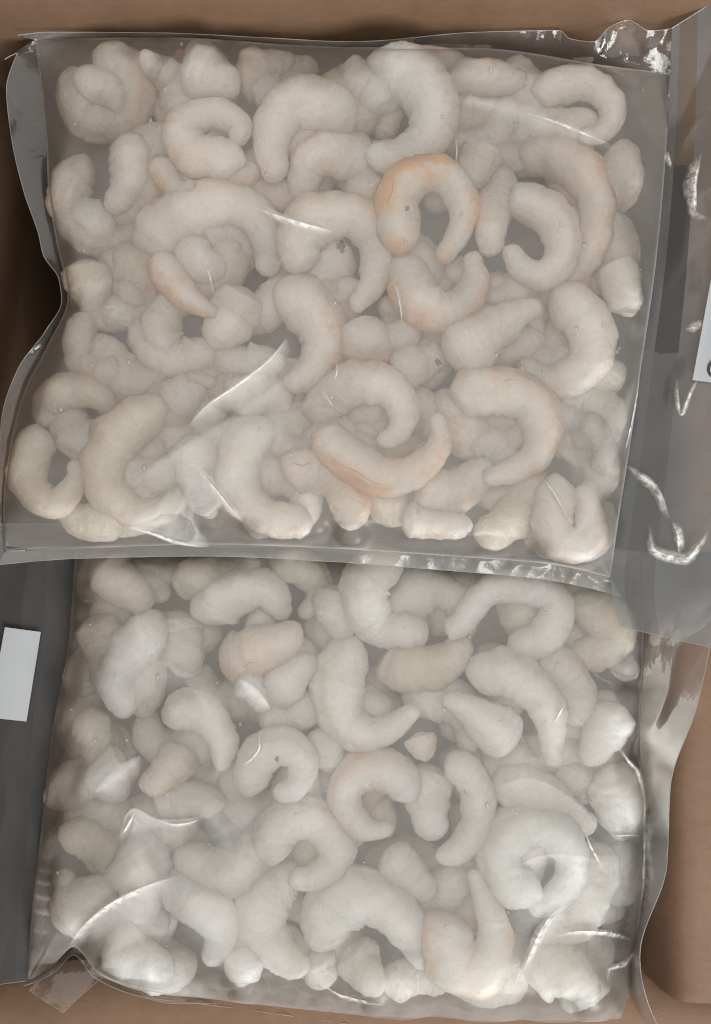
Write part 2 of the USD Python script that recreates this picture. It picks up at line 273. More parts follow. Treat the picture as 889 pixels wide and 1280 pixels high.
s(W,.18,62,52,.0,wh,[(212,1108),(252,1130),(276,1164),(256,1198)],'white bent shrimp below the bowl-shaped one')
s(W,.2,52,46,.0,wh,[(128,1186),(165,1202),(208,1216)],'white shrimp flat along the bottom edge at the lower left')
s(W,.1,44,38,.0,p,[(304,1190),(305,1208),(305,1230)],'squared stub standing at the bottom edge left of centre')
s(W,.0,52,40,.05,p,[(352,1072),(346,1038),(376,1022),(410,1036),(422,1070),(398,1096),(364,1096)],'fat ring with a brown hole forming the top of a question mark')
s(W,.1,56,46,.0,p,[(372,1104),(336,1118),(326,1150),(346,1186),(378,1216)],'thick bent shrimp running down from the fat brown-holed ring')
s(W,.03,66,50,.0,wh,[(420,1176),(420,1134),(456,1118),(492,1138),(516,1172),(532,1206)],'largest arched white shrimp at the bottom middle')
s(W,.08,50,40,.0,p,[(436,1186),(456,1212),(470,1242)],'tail hanging from the largest arch to the bottom edge')
s(W,.0,56,22,.4,p,[(556,1146),(560,1188),(585,1218),(612,1202),(618,1166),(606,1126),(592,1088)],'pear-shaped shrimp with a pointed pink tip and orange inside')
s(W,.45,42,34,.0,p,[(485,1065),(510,1090),(536,1122)],'small hazy shrimp left of the pointed pink tip')
s(W,.03,46,34,.3,p,[(505,1000),(495,970),(465,960),(437,977),(432,1010),(456,1034),(490,1036)],'ring shrimp with a red-orange mark in its hole')
s(W,.0,38,44,.0,p,[(558,956),(588,972),(598,1014),(585,1050),(548,1070)],'crescent shrimp with a ragged edge right of the red-marked ring')
s(W,.3,48,40,.0,p,[(540,960),(534,1000),(546,1046)],'shaded shrimp filling the inside of the ragged crescent')
s(W,.0,48,40,.0,wh,[(322,988),(324,948),(350,932),(376,946),(374,978),(344,990)],'bright white knot of shrimp right of the dark lens-shaped bubble')
s(W,.15,46,34,.0,p,[(342,868),(364,846),(392,824)],'short shrimp with a glint above the bright white knot')
s(W,.25,50,44,.0,p,[(328,892),(364,890),(398,876)],'squat shrimp wedged between the short glinting one and the white knot')
s(W,.05,34,28,.0,wh,[(300,850),(318,864),(336,886)],'torn white flake left of the short glinting shrimp')
s(W,.22,56,44,.05,p,[(264,776),(290,742),(330,738),(350,772)],'upper half of a big pinkish curl left of centre')
s(W,.06,54,46,.35,k,[(278,822),(320,815),(354,800),(374,786)],'cut shrimp with a thin red line below the big pinkish curl')
s(W,.4,42,34,.1,t,[(225,730),(270,714),(322,704)],'flat shrimp tucked beneath the upper bag left of centre')
s(W,.5,48,38,.1,t,[(345,712),(385,715),(398,740),(374,764)],'curled tan shrimp just under the bottom edge of the upper bag')
s(W,.05,54,46,.0,p,[(500,712),(460,724),(456,762),(484,786),(530,782)],'C-shaped shrimp opening right beneath the upper bag')
s(W,.4,46,38,.0,p,[(420,735),(418,765),(432,796)],'upright stub left of the C beneath the upper bag')
s(W,.03,30,60,.05,p,[(558,788),(588,766),(613,738),(655,734),(694,748),(692,780),(642,796)],'large blocky shrimp with a slit hole beneath the upper bag')
s(W,.0,58,28,.05,p,[(455,818),(426,838),(420,880),(446,914),(486,910),(518,884)],'clean C-shaped shrimp at the top centre of the lower bag')
s(W,.45,56,44,.1,t,[(484,818),(520,836),(560,826),(582,800)],'shaded shrimp inside and right of the clean C')
s(W,.0,54,22,.0,wh,[(642,926),(618,910),(590,891),(556,872)],'spindle-shaped white shrimp lying alone right of centre')
s(W,.03,52,30,.1,p,[(592,852),(622,840),(660,852),(685,885),(690,925),(692,956)],'long bent shrimp standing right of the spindle-shaped one')
s(W,.25,44,42,.05,p,[(664,826),(702,838),(724,868),(712,904)],'narrow crescent behind the long bent shrimp')
s(W,.06,48,32,.0,p,[(776,884),(756,920),(736,954)],'slim shrimp pointing down left against the right seal')
s(W,.35,50,40,.2,t,[(735,742),(758,775),(768,802),(744,816),(708,812)],'hooked tan shrimp in the upper right corner of the lower bag')
s(W,.5,40,36,.0,p,[(784,800),(790,842)],'small pale piece by the right seal below the hooked tan shrimp')
s(W,.5,50,40,.0,t,[(600,960),(640,954),(682,976)],'greyish shrimp under the end of the spindle-shaped one')
s(W,.2,50,42,.0,p,[(620,988),(660,986),(700,1010),(742,1034)],'film-covered shrimp sloping down right above the slit ring')
s(W,.05,50,40,.0,wh,[(672,1102),(634,1100),(624,1062),(652,1032),(696,1040),(716,1078),(700,1118),(662,1134)],'big pale ring with a dark slit at the lower right')
s(W,.2,58,46,.0,p,[(744,1058),(738,1110),(720,1148),(678,1160)],'curving shrimp hugging the right of the big slit ring')
s(W,.35,60,50,.0,p,[(766,964),(780,1000),(774,1042)],'pale upright shrimp beside the crinkled right edge')
s(W,.5,52,46,.0,p,[(766,1064),(776,1104),(770,1130)],'faint shrimp low beside the crinkled right edge')
s(W,.1,62,46,.1,wh,[(660,1222),(700,1218),(738,1254)],'chunky white shrimp in the lower right corner pocket')
s(W,.25,32,24,.2,k,[(524,918),(530,950)],'tiny pinkish tip above the ragged crescent')
s(W,.5,46,40,.0,p,[(405,918),(410,962)],'shadowed stub between the clean C and the white knot')
s(W,.3,48,40,.0,p,[(392,1190),(404,1232)],'hazy stub at the bottom edge under the thick bent shrimp')
s(W,.8,44,36,.0,t,[(700,958),(738,986)],'dim shrimp deep behind the slim one at the right seal')
s(W,.3,44,36,.0,p,[(484,1236),(520,1222),(556,1236)],'pale shrimp along the bottom edge beside the hanging tail')
s(W,.6,48,40,.0,p,[(200,1010),(240,1000),(276,1010)],'hazy shrimp under the pinkish one and the white arch')
s(W,.3,54,44,.0,p,[(220,768),(226,806),(248,838)],'frosty shrimp between the droplet-flecked one and the big pinkish curl')
TRACED = len(from_here)
taken = set()
# deeper ones, dimly seen in the gaps
rr = np.random.default_rng(11)
for bag, x0, x1, y0, y1, nx, ny, dd_ in ((U, 100, 750, 90, 660, 7, 6, .8), (W, 80, 770, 730, 1220, 7, 5, .8), (U, 90, 760, 80, 670, 6, 6, 1.2), (W, 70, 780, 720, 1230, 6, 5, 1.2)):
    for i in range(nx * ny):
        cx = x0 + (x1 - x0) * (i % nx + rr.uniform(.15, .85)) / nx; cy = y0 + (y1 - y0) * (i // nx + rr.uniform(.15, .85)) / ny
        a, r, sp = rr.uniform(0, 6.28), rr.uniform(28, 42), rr.uniform(2.6, 4.6)
        an = a + np.linspace(0, sp, 6)
        near = sorted((j for j in range(TRACED) if from_here[j][0] == bag), key=lambda j: math.hypot(np.mean([a_[0] for a_ in from_here[j][6]]) - cx, np.mean([a_[1] for a_ in from_here[j][6]]) - cy))
        pick = next((j for j in near[:14] if j not in taken and len(from_here[j][7].split()) <= 13), None)
        taken.add(pick)
        s(bag, dd_, 50, 40, 0.05, p if i % 3 else t, [(cx + r * math.cos(q), cy + r * math.sin(q)) for q in an],
          'half-hidden shrimp glimpsed in the gaps deep in the %s bag' % bag if pick is None else 'shrimp buried below ' + from_here[pick][7])

# the outlines of the two filled pouches, in photograph pixels
LT = [(96, 655), (300, 650), (560, 660), (800, 690)]
LR = [(800, 690), (806, 800), (800, 920), (808, 1040), (800, 1150), (788, 1215), (800, 1275)]
LB = [(34, 1226), (66, 1208), (92, 1184), (122, 1216), (180, 1240), (260, 1250), (400, 1266), (560, 1282), (800, 1275)]
LL = [(96, 655), (92, 720), (86, 800), (66, 910), (50, 1050), (38, 1160), (34, 1226)]
UT = [(42, 50), (200, 46), (420, 58), (600, 60), (760, 82), (838, 92)]
UR = [(838, 92), (832, 200), (820, 330), (800, 470), (786, 570), (772, 660), (764, 722)]
UB = [(8, 686), (100, 682), (260, 678), (400, 683), (560, 694), (680, 704), (764, 722)]
UL = [(42, 50), (52, 110), (58, 180), (60, 235), (70, 300), (84, 372), (60, 430), (30, 490), (12, 560), (4, 630), (8, 690)]
from shapely.geometry import Polygon, Point
from shapely.ops import nearest_points
def outline(top, right, bottom, left):
    return Polygon(list(map(tuple, resample(top, 60))) + list(map(tuple, resample(right, 60))) + list(map(tuple, resample(bottom, 60)))[::-1] + list(map(tuple, resample(left, 60)))[::-1]).buffer(0)
POUCH = {U: outline(UT, UR, UB, UL), W: outline(LT, LR, LB, LL)}
def keep_inside(bag, c, rp):
    small = POUCH[bag].buffer(-(rp.mean() + 5))
    for _ in range(8):
        worst, mv = 0, None
        for q in c[::3]:
            pt = Point(q)
            if not small.contains(pt):
                n_ = nearest_points(small, pt)[0]; dv = np.array([n_.x - q[0], n_.y - q[1]]); L_ = np.hypot(*dv)
                if L_ > worst: worst, mv = L_, dv
        if mv is None or worst < 1: break
        c = c + mv * 0.8
    return c
STEP = 0.0135
FAT = 1.09                    # plumpness over the traced widths
def centreline(pts, n=44):
    q = np.asarray(pts, float)
    tt = np.r_[0, np.cumsum(np.linalg.norm(np.diff(q, axis=0), axis=1))]
    if len(q) == 2: q = np.vstack([q[0], q.mean(0) + [1.5, 1], q[1]]); tt = np.array([0, tt[-1] / 2, tt[-1]])
    return CubicSpline(tt, q)(np.linspace(0, tt[-1], n))
laid = []                                   # traced data with heights
order = sorted(range(len(from_here)), key=lambda i: (from_here[i][1], i))
balls = {U: [], W: []}
geo = {}
for i in order:
    bag, d, w0, w1, tint, m, pts, label = from_here[i]
    c = centreline(pts); n = len(c); T = np.linspace(0, 1, n)
    rp = 0.5 * FAT * (w0 + (0.82 * w1 - w0) * np.clip((T - .2) / .8, 0, 1) ** 1.3)           # pixels
    cs = ndimage.gaussian_filter1d(c, 2.0, axis=0, mode='nearest'); d1 = np.gradient(cs, axis=0); d2 = np.gradient(d1, axis=0)
    rc = np.hypot(*d1.T) ** 3 / np.maximum(np.abs(d1[:, 0] * d2[:, 1] - d1[:, 1] * d2[:, 0]), 1e-6)
    rp = rp * min(1.0, 0.74 * np.percentile(rc[4:-4], 25) / rp.mean())          # leave the eye of a tight curl open
    # the traced ends are where the flesh ends: the rounded caps need a little more
    e0 = c[0] - c[1]; e0 /= np.linalg.norm(e0); e1 = c[-1] - c[-2]; e1 /= np.linalg.norm(e1)
    c = np.vstack([c[0] + e0 * rp[0] * 0.22, c[1:-1], c[-1] + e1 * rp[-1] * 0.3])
    c = keep_inside(bag, c, rp)
    lev = level(bag, c[:, 0], c[:, 1])
    rad = rp * (HC - lev) / FPX
    z = lev - 0.0012 - rad * 0.92 - d * STEP
    z += 0.0016 * np.sin(T * 3.0 + i)  - 0.0016
    # settle under whatever already lies above
    if balls[bag]:
        B = np.vstack(balls[bag])
        X = P(c[:, 0], c[:, 1], z)
        need = np.zeros(n)
        for j in range(0, n):
            dxy = np.hypot(B[:, 0] - X[j, 0], B[:, 1] - X[j, 1]); R = 0.72 * (B[:, 3] + rad[j])
            hit = dxy < R
            if hit.any():
                need[j] = max(0, (z[j] - (B[hit, 2] - np.sqrt(R[hit] ** 2 - dxy[hit] ** 2))).max())
        need = np.minimum(need, 0.009)
        need = ndimage.gaussian_filter1d(ndimage.maximum_filter1d(need, 5), 4, mode='nearest') * 0.9
        z = z - need
    z = np.maximum(z, BAGS[bag]['bottom'] + 0.001 + rad * 0.92)
    X = P(c[:, 0], c[:, 1], z)
    rad = rp * (HC - z) / FPX
    balls[bag].append(np.c_[X, rad])
    geo[i] = (X, rad)

def length_of(C): return np.linalg.norm(np.diff(C, axis=0), axis=1).sum()
def shrimp_mesh(X, rad, seed, tint, head_blunt=True):
    rng = np.random.default_rng(1000 + seed)
    n0 = len(X); n, k_ = 96, 28
    tt = np.linspace(0, 1, n0); u = np.linspace(0, 1, n)
    C = np.stack([np.interp(u, tt, X[:, j]) for j in range(3)], 1); C = ndimage.gaussian_filter1d(C, 1.0, axis=0, mode='nearest')
    R = np.interp(u, tt, rad)
    tp_ = rng.uniform(.12, .40) * np.clip((length_of(C) / R.max() - 2.5) / 4.0, 0, 1)
    R = R * (1 - tp_ * np.clip((u - .74) / .26, 0, 1) ** 1.3) * (1 - .22 * np.clip((.1 - u) / .1, 0, 1)) * (1 + .10 * np.sin(np.pi * np.clip(u / .7, 0, 1)))
    R = R * (1 + 0.22 * (meshkit.fbm(np.c_[u * length_of(C) / 0.011, np.full(n, seed * 1.9), np.zeros(n)], 2, seed) - .5))
    D = np.gradient(C, axis=0); length = np.linalg.norm(D, axis=1).sum(); D /= np.linalg.norm(D, axis=1, keepdims=True)
    turn = np.cross(D[:-1, :2], D[1:, :2]).sum()
    N = np.cross(D, [0, 0, 1.0]); N /= np.linalg.norm(N, axis=1, keepdims=True)          # to the right of travel
    if turn < 0: N = -N                                                                   # outwards of the curl (the back)
    Z = np.cross(N, D); Z *= np.sign(Z[:, 2:3])
    # extend past the ends by a rounded cap
    a = np.linspace(0, 2 * np.pi, k_, endpoint=False)
    segs = int(np.clip(round(length / (1.25 * R.max())), 2, 7))
    ph = np.clip((u - 0.04) / 0.86, 0, 1) * segs
    fr = ph - np.floor(ph)
    groove = np.exp(-((np.minimum(fr, 1 - fr)) / 0.055) ** 2) * (u < 0.93) * (u > 0.06)
    bumpy = (0.010 * (np.sin(np.pi * fr) ** 0.6 - 0.75) + 0.022 * (fr ** 1.5 - 0.4)) * (u < 0.92)
    cl = rng.uniform(0.35, 0.7)
    eh, et = rng.uniform(.10, .16), rng.uniform(.10, .16)
    dist0 = u * length / R[0]; dist1 = (1 - u) * length / R[-1]
    cap = np.sqrt(np.clip(1 - np.clip(1 - dist0 / 0.5, 0, 1) ** 4.0, 0.0, 1)) * np.sqrt(np.clip(1 - np.clip(1 - dist1 / 0.8, 0, 1) ** 2.6, 0.0, 1))
    cap = np.maximum(cap, 0.02)
    A, Uu = np.meshgrid(a, u)
    back = np.clip(np.cos(A), 0, 1); belly = np.clip(-np.cos(A), 0, 1)
    amp = 1 + bumpy[:, None] * (0.35 + 1.0 * back) - groove[:, None] * (0.008 + 0.018 * (1 - belly)) + belly * 0.015 * np.sin(2 * np.pi * ph)[:, None] + 0.05 * np.cos(2 * A) * rng.uniform(-.5, 1)
    side = R[:, None] * cap[:, None] * amp
    dirn = N[:, None, :] * np.cos(A)[..., None] * (1.0) + Z[:, None, :] * np.sin(A)[..., None] * 0.92
    if rng.random() < 0.55:      # the cut along the back
        ga = rng.uniform(0.35, 0.9)
        dep = 0.16 * np.exp(-((A - ga) / 0.16) ** 2) * np.clip(np.sin(np.pi * np.clip((Uu - .03) / .75, 0, 1)), 0, 1)
        side = side * (1 - dep)
    else: dep = np.zeros_like(side)
    bend = 0.10 * R[:, None, None] * (meshkit.fbm(np.c_[u * length / 0.008, np.full(n, seed * 2.3), np.zeros(n)], 2, seed + 4) - .5)[:, None, None] * 2
    V = C[:, None, :] + dirn * side[..., None]
    q = V.reshape(-1, 3)
    w = (meshkit.fbm(q / 0.0075 + seed * 3.7, 3, seed) - 0.5).reshape(side.shape)
    w2 = (meshkit.fbm(q / 0.0022 + seed * 1.7, 2, seed + 9) - 0.5).reshape(side.shape)
    V = C[:, None, :] + bend * N[:, None, :] + dirn * (side * (1 + 0.34 * w + (0.12 + 0.22 * np.exp(-dist0 / 0.35) + 0.16 * np.exp(-dist1 / 0.4))[:, None] * w2))[..., None]
    # ragged, slightly pinched ends
    V += (0.5 * R[-1] * rng.uniform(-.6, .6) * np.clip((u - .9) / .1, 0, 1) ** 1.5)[:, None, None] * N[:, None, :]
    f = []
    i, j = np.meshgrid(np.arange(n - 1), np.arange(k_), indexing='ij')
    qd = np.stack([i * k_ + j, i * k_ + (j + 1) % k_, (i + 1) * k_ + (j + 1) % k_, (i + 1) * k_ + j], -1).reshape(-1, 4)
    f = np.vstack([qd[:, [0, 1, 2]], qd[:, [0, 2, 3]]])
    v = np.vstack([V.reshape(-1, 3), C[0], C[-1]]); n_ = n * k_
    jj = np.arange(k_); j2 = (jj + 1) % k_
    f = np.vstack([f, np.c_[np.full(k_, n_), j2, jj], np.c_[np.full(k_, n_ + 1), (n - 1) * k_ + jj, (n - 1) * k_ + j2]])
    band = np.exp(-((fr - 0.06) / 0.16) ** 2)[:, None]
    tn = 2.4 * tint * np.clip(0.1 + 0.75 * back ** 1.2 + 0.6 * band * back + 3.0 * dep + 0.7 * w, 0, 1)
    tn = tn * np.clip((meshkit.fbm(q / 0.012 + seed, 2, seed + 31).reshape(side.shape) - 0.27) / 0.22, 0, 1)
    tn = tn * (0.3 + 0.7 * np.clip(1.1 - np.abs(u - cl) * 1.8, 0, 1))[:, None]
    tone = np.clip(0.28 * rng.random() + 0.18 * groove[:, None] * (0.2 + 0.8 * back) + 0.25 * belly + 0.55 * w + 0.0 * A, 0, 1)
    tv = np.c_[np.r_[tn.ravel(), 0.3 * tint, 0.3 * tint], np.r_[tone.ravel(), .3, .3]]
    m = trimesh.Trimesh(v, f, process=False)
    if m.volume < 0: m.invert()
    return m, tv, (C, N, Z, R, cap)
MATS = {'white': M_WHITE, 'pale': M_PALE, 'tan': M_TAN, 'pink': M_PINK}
def tube_mesh(pts, r, k_=6):
    pts = np.asarray(pts); D = np.gradient(pts, axis=0); D /= np.linalg.norm(D, axis=1, keepdims=True)
    N = np.cross(D, [0.1, 0.2, 1.0]); N /= np.linalg.norm(N, axis=1, keepdims=True); B = np.cross(D, N)
    a = np.arange(k_) * 2 * np.pi / k_
    rr_ = r * np.sin(np.linspace(0.1, np.pi - 0.1, len(pts)))
    V = pts[:, None] + rr_[:, None, None] * (np.cos(a)[None, :, None] * N[:, None] + np.sin(a)[None, :, None] * B[:, None])
    i, j = np.meshgrid(np.arange(len(pts) - 1), np.arange(k_), indexing='ij')
    q = np.stack([i * k_ + j, i * k_ + (j + 1) % k_, (i + 1) * k_ + (j + 1) % k_, (i + 1) * k_ + j], -1).reshape(-1, 4)
    return V.reshape(-1, 3), q
VEIN = {'pink veined': (1.25, .2, .8), 'thin red line': (1.3, .55, .8), 'red scratch': (1.3, .3, .5), 'thin scratch': (1.4, .1, .35), 'red-marked': (2.2, .3, .6), 'red-orange mark': (2.5, .35, .75), 'orange-topped': (1.2, .3, .55)}
def add_primvar(prim, name, values):
    UsdGeom.PrimvarsAPI(prim).CreatePrimvar(name, Sdf.ValueTypeNames.FloatArray, 'vertex').Set(Vt.FloatArray.FromNumpy(np.asarray(values, np.float32)))
skins = {U: [], W: []}
for i, (bag, d, w0, w1, tint, m, pts, label) in enumerate(from_here):
    X, rad = geo[i]
    me, tv, (C, N, Z, R, cap) = shrimp_mesh(X, rad, i, tint + (0.22 if bag == U else 0.04))
    deep = i >= TRACED
    skins[bag] += [me.vertices, me.triangles_center]
    v = [b for a, b in VEIN.items() if a in label]
    group = 'shrimp glimpsed deep in the %s bag' % bag if deep else 'peeled shrimp in the %s bag' % bag
    if v:
        th = thing('shrimp', label, 'shrimp', group)
        pr = obj('body', me, M_WARM if m == 'pale' and bag == U else MATS[m], th)
        an, u0, u1 = v[0]; a0, a1 = int(u0 * 59), int(u1 * 59)
        amp = np.array([np.interp(q, [0, 1], [0, 1]) for q in range(1)])
        pl = C[a0:a1] + (N[a0:a1] * math.cos(an) + Z[a0:a1] * math.sin(an) * 0.92) * (R * cap)[a0:a1, None] * 1.015
        wig = 0.0007 * np.sin(np.linspace(0, 9, a1 - a0))[:, None] * N[a0:a1]
        obj('vein', tube_mesh(pl + wig, 0.00022), M_VEIN, th)
    else:
        pr = obj('shrimp', me, M_WARM if m == 'pale' and bag == U else MATS[m], label=label, cat='shrimp', group=group)
    add_primvar(pr, 'tint', tv[:, 0]); add_primvar(pr, 'tone', tv[:, 1])

# ------------------------------------------------------------------ the film of each bag: draped over its shrimp
PAD, Q = 120, 2                                          # work at half the photograph's resolution, padded
GH, GW = (1280 + 2 * PAD) // Q, (889 + 2 * PAD) // Q
yy, xx = np.mgrid[0:GH, 0:GW]; PX, PY = xx * Q - PAD, yy * Q - PAD
def drape(bag, poly, creases):
    from shapely.geometry import Polygon
    import shapely
    b = BAGS[bag]
    H = np.full((GH, GW), b['edge'] - 0.004)
    for B in balls[bag]:
        for x, y, z, r in B[::1]:
            sc = FPX / (HC - z); cx, cy, rp = 444.5 + x * sc, 640 - y * sc, r * sc
            i0, i1 = int((cy - rp + PAD) / Q), int((cy + rp + PAD) / Q) + 2; j0, j1 = int((cx - rp + PAD) / Q), int((cx + rp + PAD) / Q) + 2
            i0, j0 = max(i0, 0), max(j0, 0)
            d2 = ((PX[i0:i1, j0:j1] - cx) ** 2 + (PY[i0:i1, j0:j1] - cy) ** 2) / rp ** 2
            H[i0:i1, j0:j1] = np.maximum(H[i0:i1, j0:j1], np.where(d2 < 1, z + 0.92 * r * np.sqrt(np.clip(1 - d2, 0, 1)), 0))
    S = np.vstack(skins[bag]); sc = FPX / (HC - S[:, 2])
    jj, ii = ((444.5 + S[:, 0] * sc + PAD) / Q + .5).astype(int), ((640 - S[:, 1] * sc + PAD) / Q + .5).astype(int)
    ok = (ii >= 0) & (jj >= 0) & (ii < GH) & (jj < GW)
    H2 = np.full_like(H, -1.0); np.maximum.at(H2, (ii[ok], jj[ok]), S[ok, 2])
    H = np.maximum(H, ndimage.maximum_filter(H2, 5))
    inside = shapely.contains_xy(Polygon(poly), PX.ravel(), PY.ravel()).reshape(PX.shape)
    dist = ndimage.distance_transform_edt(inside) * Q
    # stretched film: closing of the heights by a wide bowl
    k_ = 4; h4 = H[::k_, ::k_]; h4 = ndimage.maximum_filter(H, 3)[::k_, ::k_]
    g = np.arange(-11, 12); gx, gy = np.meshgrid(g, g); st = -(gx ** 2 + gy ** 2) * (k_ * Q * 0.00039) ** 2 / (2 * 0.075)
    st = np.where(gx ** 2 + gy ** 2 <= 121, st, -1.0)
    cl = ndimage.grey_erosion(ndimage.grey_dilation(h4, structure=st, mode='nearest'), structure=st, mode='nearest')
    cl = ndimage.zoom(cl, k_, order=1)[:GH, :GW]
    cl = np.pad(cl, ((0, GH - cl.shape[0]), (0, GW - cl.shape[1])), mode='edge')
    cl = ndimage.gaussian_filter(cl, 3.5)
    rim = b['edge'] + (b['top'] - b['edge'] + 0.004) * (1 - (1 - np.clip(dist / 70.0, 0, 1)) ** 2.2)
    F = np.minimum(cl + 0.0006, rim)
    F = np.maximum(F, H + 0.0004)
    F = ndimage.gaussian_filter(ndimage.maximum_filter(F, 3), 1.6)
    # loose film: fine wrinkles, running mostly one way near the seals
    wr = np.abs(fbm2(PX * 1.0 + PY * 0.55, PY * 0.35 - PX * 0.2, 26.0, 8 if bag == U else 9, 3))
    F = F + 0.0004 * np.clip(0.22 - wr, 0, 1) / 0.22 * np.clip(1.0 - dist / 130, 0.12, 1) * np.clip(dist / 10, 0, 1)
    return F, dist
def sample(F, x, y):
    return ndimage.map_coordinates(F, [(np.asarray(y) + PAD) / Q, (np.asarray(x) + PAD) / Q], order=1, mode='nearest')
def coons(top, right, bottom, left, nu, nv):
    """Pixel positions (nv rows, nu columns) inside four edges: top and bottom run left to right, left and right run downwards."""
    T_, B_, L_, R_ = resample(top, nu), resample(bottom, nu), resample(left, nv), resample(right, nv)
    u = np.linspace(0, 1, nu)[None, :, None]; v = np.linspace(0, 1, nv)[:, None, None]
    return (1 - v) * T_[None] + v * B_[None] + (1 - u) * L_[:, None] + u * R_[:, None] - ((1 - u) * (1 - v) * T_[0] + u * (1 - v) * T_[-1] + (1 - u) * v * B_[0] + u * v * B_[-1])
def bag_body(bag, top, right, bottom, left, creases, nu, nv):
    poly = list(map(tuple, resample(top, 60))) + list(map(tuple, resample(right, 60))) + list(map(tuple, resample(bottom, 60)))[::-1] + list(map(tuple, resample(left, 60)))[::-1]
    from shapely.geometry import Polygon
    F, dist = drape(bag, Polygon(poly).buffer(0).exterior.coords, creases)
    G = coons(top, right, bottom, left, nu, nv); b = BAGS[bag]
    z = sample(F, G[..., 0], G[..., 1])
    ed = np.ones((nv, nu)); ed[0, :] = ed[-1, :] = ed[:, 0] = ed[:, -1] = 0
    z = np.where(ed > 0, z, b['edge'])
    up = P(G[..., 0], G[..., 1], z).reshape(-1, 3)
    d = sample(dist, G[..., 0], G[..., 1])
    zb = np.where(ed > 0, b['edge'] + (b['bottom'] - 0.002 - b['edge']) * (1 - (1 - np.clip(d / 55, 0, 1)) ** 2), b['edge'])
    lo = P(G[..., 0], G[..., 1], zb).reshape(-1, 3)
    f = grid_faces(nv, nu); Nn = nu * nv
    m = trimesh.Trimesh(np.vstack([up, lo]), np.vstack([np.vstack([x[:, [0, 1, 2]], x[:, [0, 2, 3]]]) for x in (f[:, ::-1], f + Nn)]), process=False)
    m.merge_vertices(digits_vertex=7)
    if m.volume < 0: m.invert()
    return m, F
def sheet(inner, outer, z_in, z_out, n, k_, ripple=0.0008, seed=1, scale=30.0, over=None):
    """A loose strip of film between two edges; over = a height map to stay above."""
    A_, B_ = resample(inner, n), resample(outer, n); w = np.linspace(0, 1, k_)[None, :, None]
    G = A_[:, None] * (1 - w) + B_[:, None] * w
    zi = np.interp(np.linspace(0, 1, n), np.linspace(0, 1, len(np.atleast_1d(z_in))), np.atleast_1d(z_in))[:, None]
    zo = np.interp(np.linspace(0, 1, n), np.linspace(0, 1, len(np.atleast_1d(z_out))), np.atleast_1d(z_out))[:, None]
    w = w[..., 0]
    z = zi * (1 - w) + zo * w + ripple * 2 * fbm2(G[..., 0], G[..., 1], scale, seed, 3) * np.clip(w * 4, 0, 1)
    wr = np.abs(fbm2(G[..., 0] + 0.5 * G[..., 1], 0.35 * G[..., 1] - 0.25 * G[..., 0], scale * 1.2, seed + 30, 2))
    z = z + ripple * 1.2 * np.clip(0.15 - wr, 0, 1) / 0.15 * np.clip(w * 4, 0, 1)
    if over is not None: z = np.maximum(z, sample(over, G[..., 0], G[..., 1]) + 0.0012)
    return (P(G[..., 0], G[..., 1], z).reshape(-1, 3), grid_faces(n, k_)[:, ::-1])
def rim(parent, pts, edge=0.0002):
    # the cut edge of the film, where it shows brighter
    wobble = 0.6 + 0.8 * meshkit.noise(pts / 0.006)
    D = np.gradient(pts, axis=0); D /= np.maximum(np.linalg.norm(D, axis=1, keepdims=True), 1e-9)
    N = np.cross(D, [0, 0, 1.0]); N /= np.maximum(np.linalg.norm(N, axis=1, keepdims=True), 1e-9); B = np.cross(D, N); q_ = np.arange(5) * 2 * np.pi / 5
    V = pts[:, None] + (edge * wobble)[:, None, None] * (np.cos(q_)[None, :, None] * N[:, None] + np.sin(q_)[None, :, None] * B[:, None])
    i, j = np.meshgrid(np.arange(len(pts) - 1), np.arange(5), indexing='ij')
    obj('film_edge', (V.reshape(-1, 3), np.stack([i * 5 + j, i * 5 + (j + 1) % 5, (i + 1) * 5 + (j + 1) % 5, (i + 1) * 5 + j], -1).reshape(-1, 4)), M_RIM, parent)
def margin(parent, *a, label=None, name='seal_margin', m=None, edge=0.0002, **kw):
    v, f = sheet(*a, **kw)
    pr = obj(name, (v, f), m or M_EDGE, parent, label=label)
    k_ = f[0, 1] - f[0, 0] if False else int(a[5])
    rim(parent, v[k_ - 1::k_], edge)
def crease_lift(px, py, creases):
    # tents raised along lines: gentle on one side, steep on the other
    dz = np.zeros(px.shape)
    for pts, hgt, wl, wr_ in creases:
        c = resample(pts, 80); dd = np.gradient(c, axis=0); dd /= np.linalg.norm(dd, axis=1, keepdims=True)
        d = np.hypot(px[..., None] - c[:, 0], py[..., None] - c[:, 1]); q = d.argmin(-1); d = d.min(-1)
        sd = dd[q, 0] * (py - c[q, 1]) - dd[q, 1] * (px - c[q, 0])
        dz += hgt * np.sin(np.pi * (q / 79 * 0.92 + 0.04)) ** 0.6 * np.clip(1 - np.where(sd > 0, d / wr_, d / wl), 0, 1)
    return dz
def strip_along(pts, wl, wr_, seed, ws, rough=0.5):
    length = np.linalg.norm(np.diff(np.array(pts, float), axis=0), axis=1).sum()
    n = int(np.clip(length / 1.5, 24, 160)); c = resample(pts, n); u = np.linspace(0, 1, n)
    dd = np.gradient(c, axis=0); dd /= np.linalg.norm(dd, axis=1, keepdims=True); nr = np.stack([-dd[:, 1], dd[:, 0]], 1)
    nr = ndimage.gaussian_filter1d(nr, 4, axis=0, mode='nearest')
    env = np.sin(np.pi * (u * 0.98 + 0.01)) ** 0.7
    j1, j2 = (1 + rough * 2 * (meshkit.fbm(np.c_[u * length / 22.0, np.full(n, seed * 3.3 + q), np.zeros(n)], 3, seed + q) - 0.5) for q in (1, 2))
    out = []
    for w in ws:
        off = np.where(w < 0, w * wl * j1, w * wr_ * j2) * env
        out.append(c + nr * off[:, None])
    return np.stack(out, 1), env, n
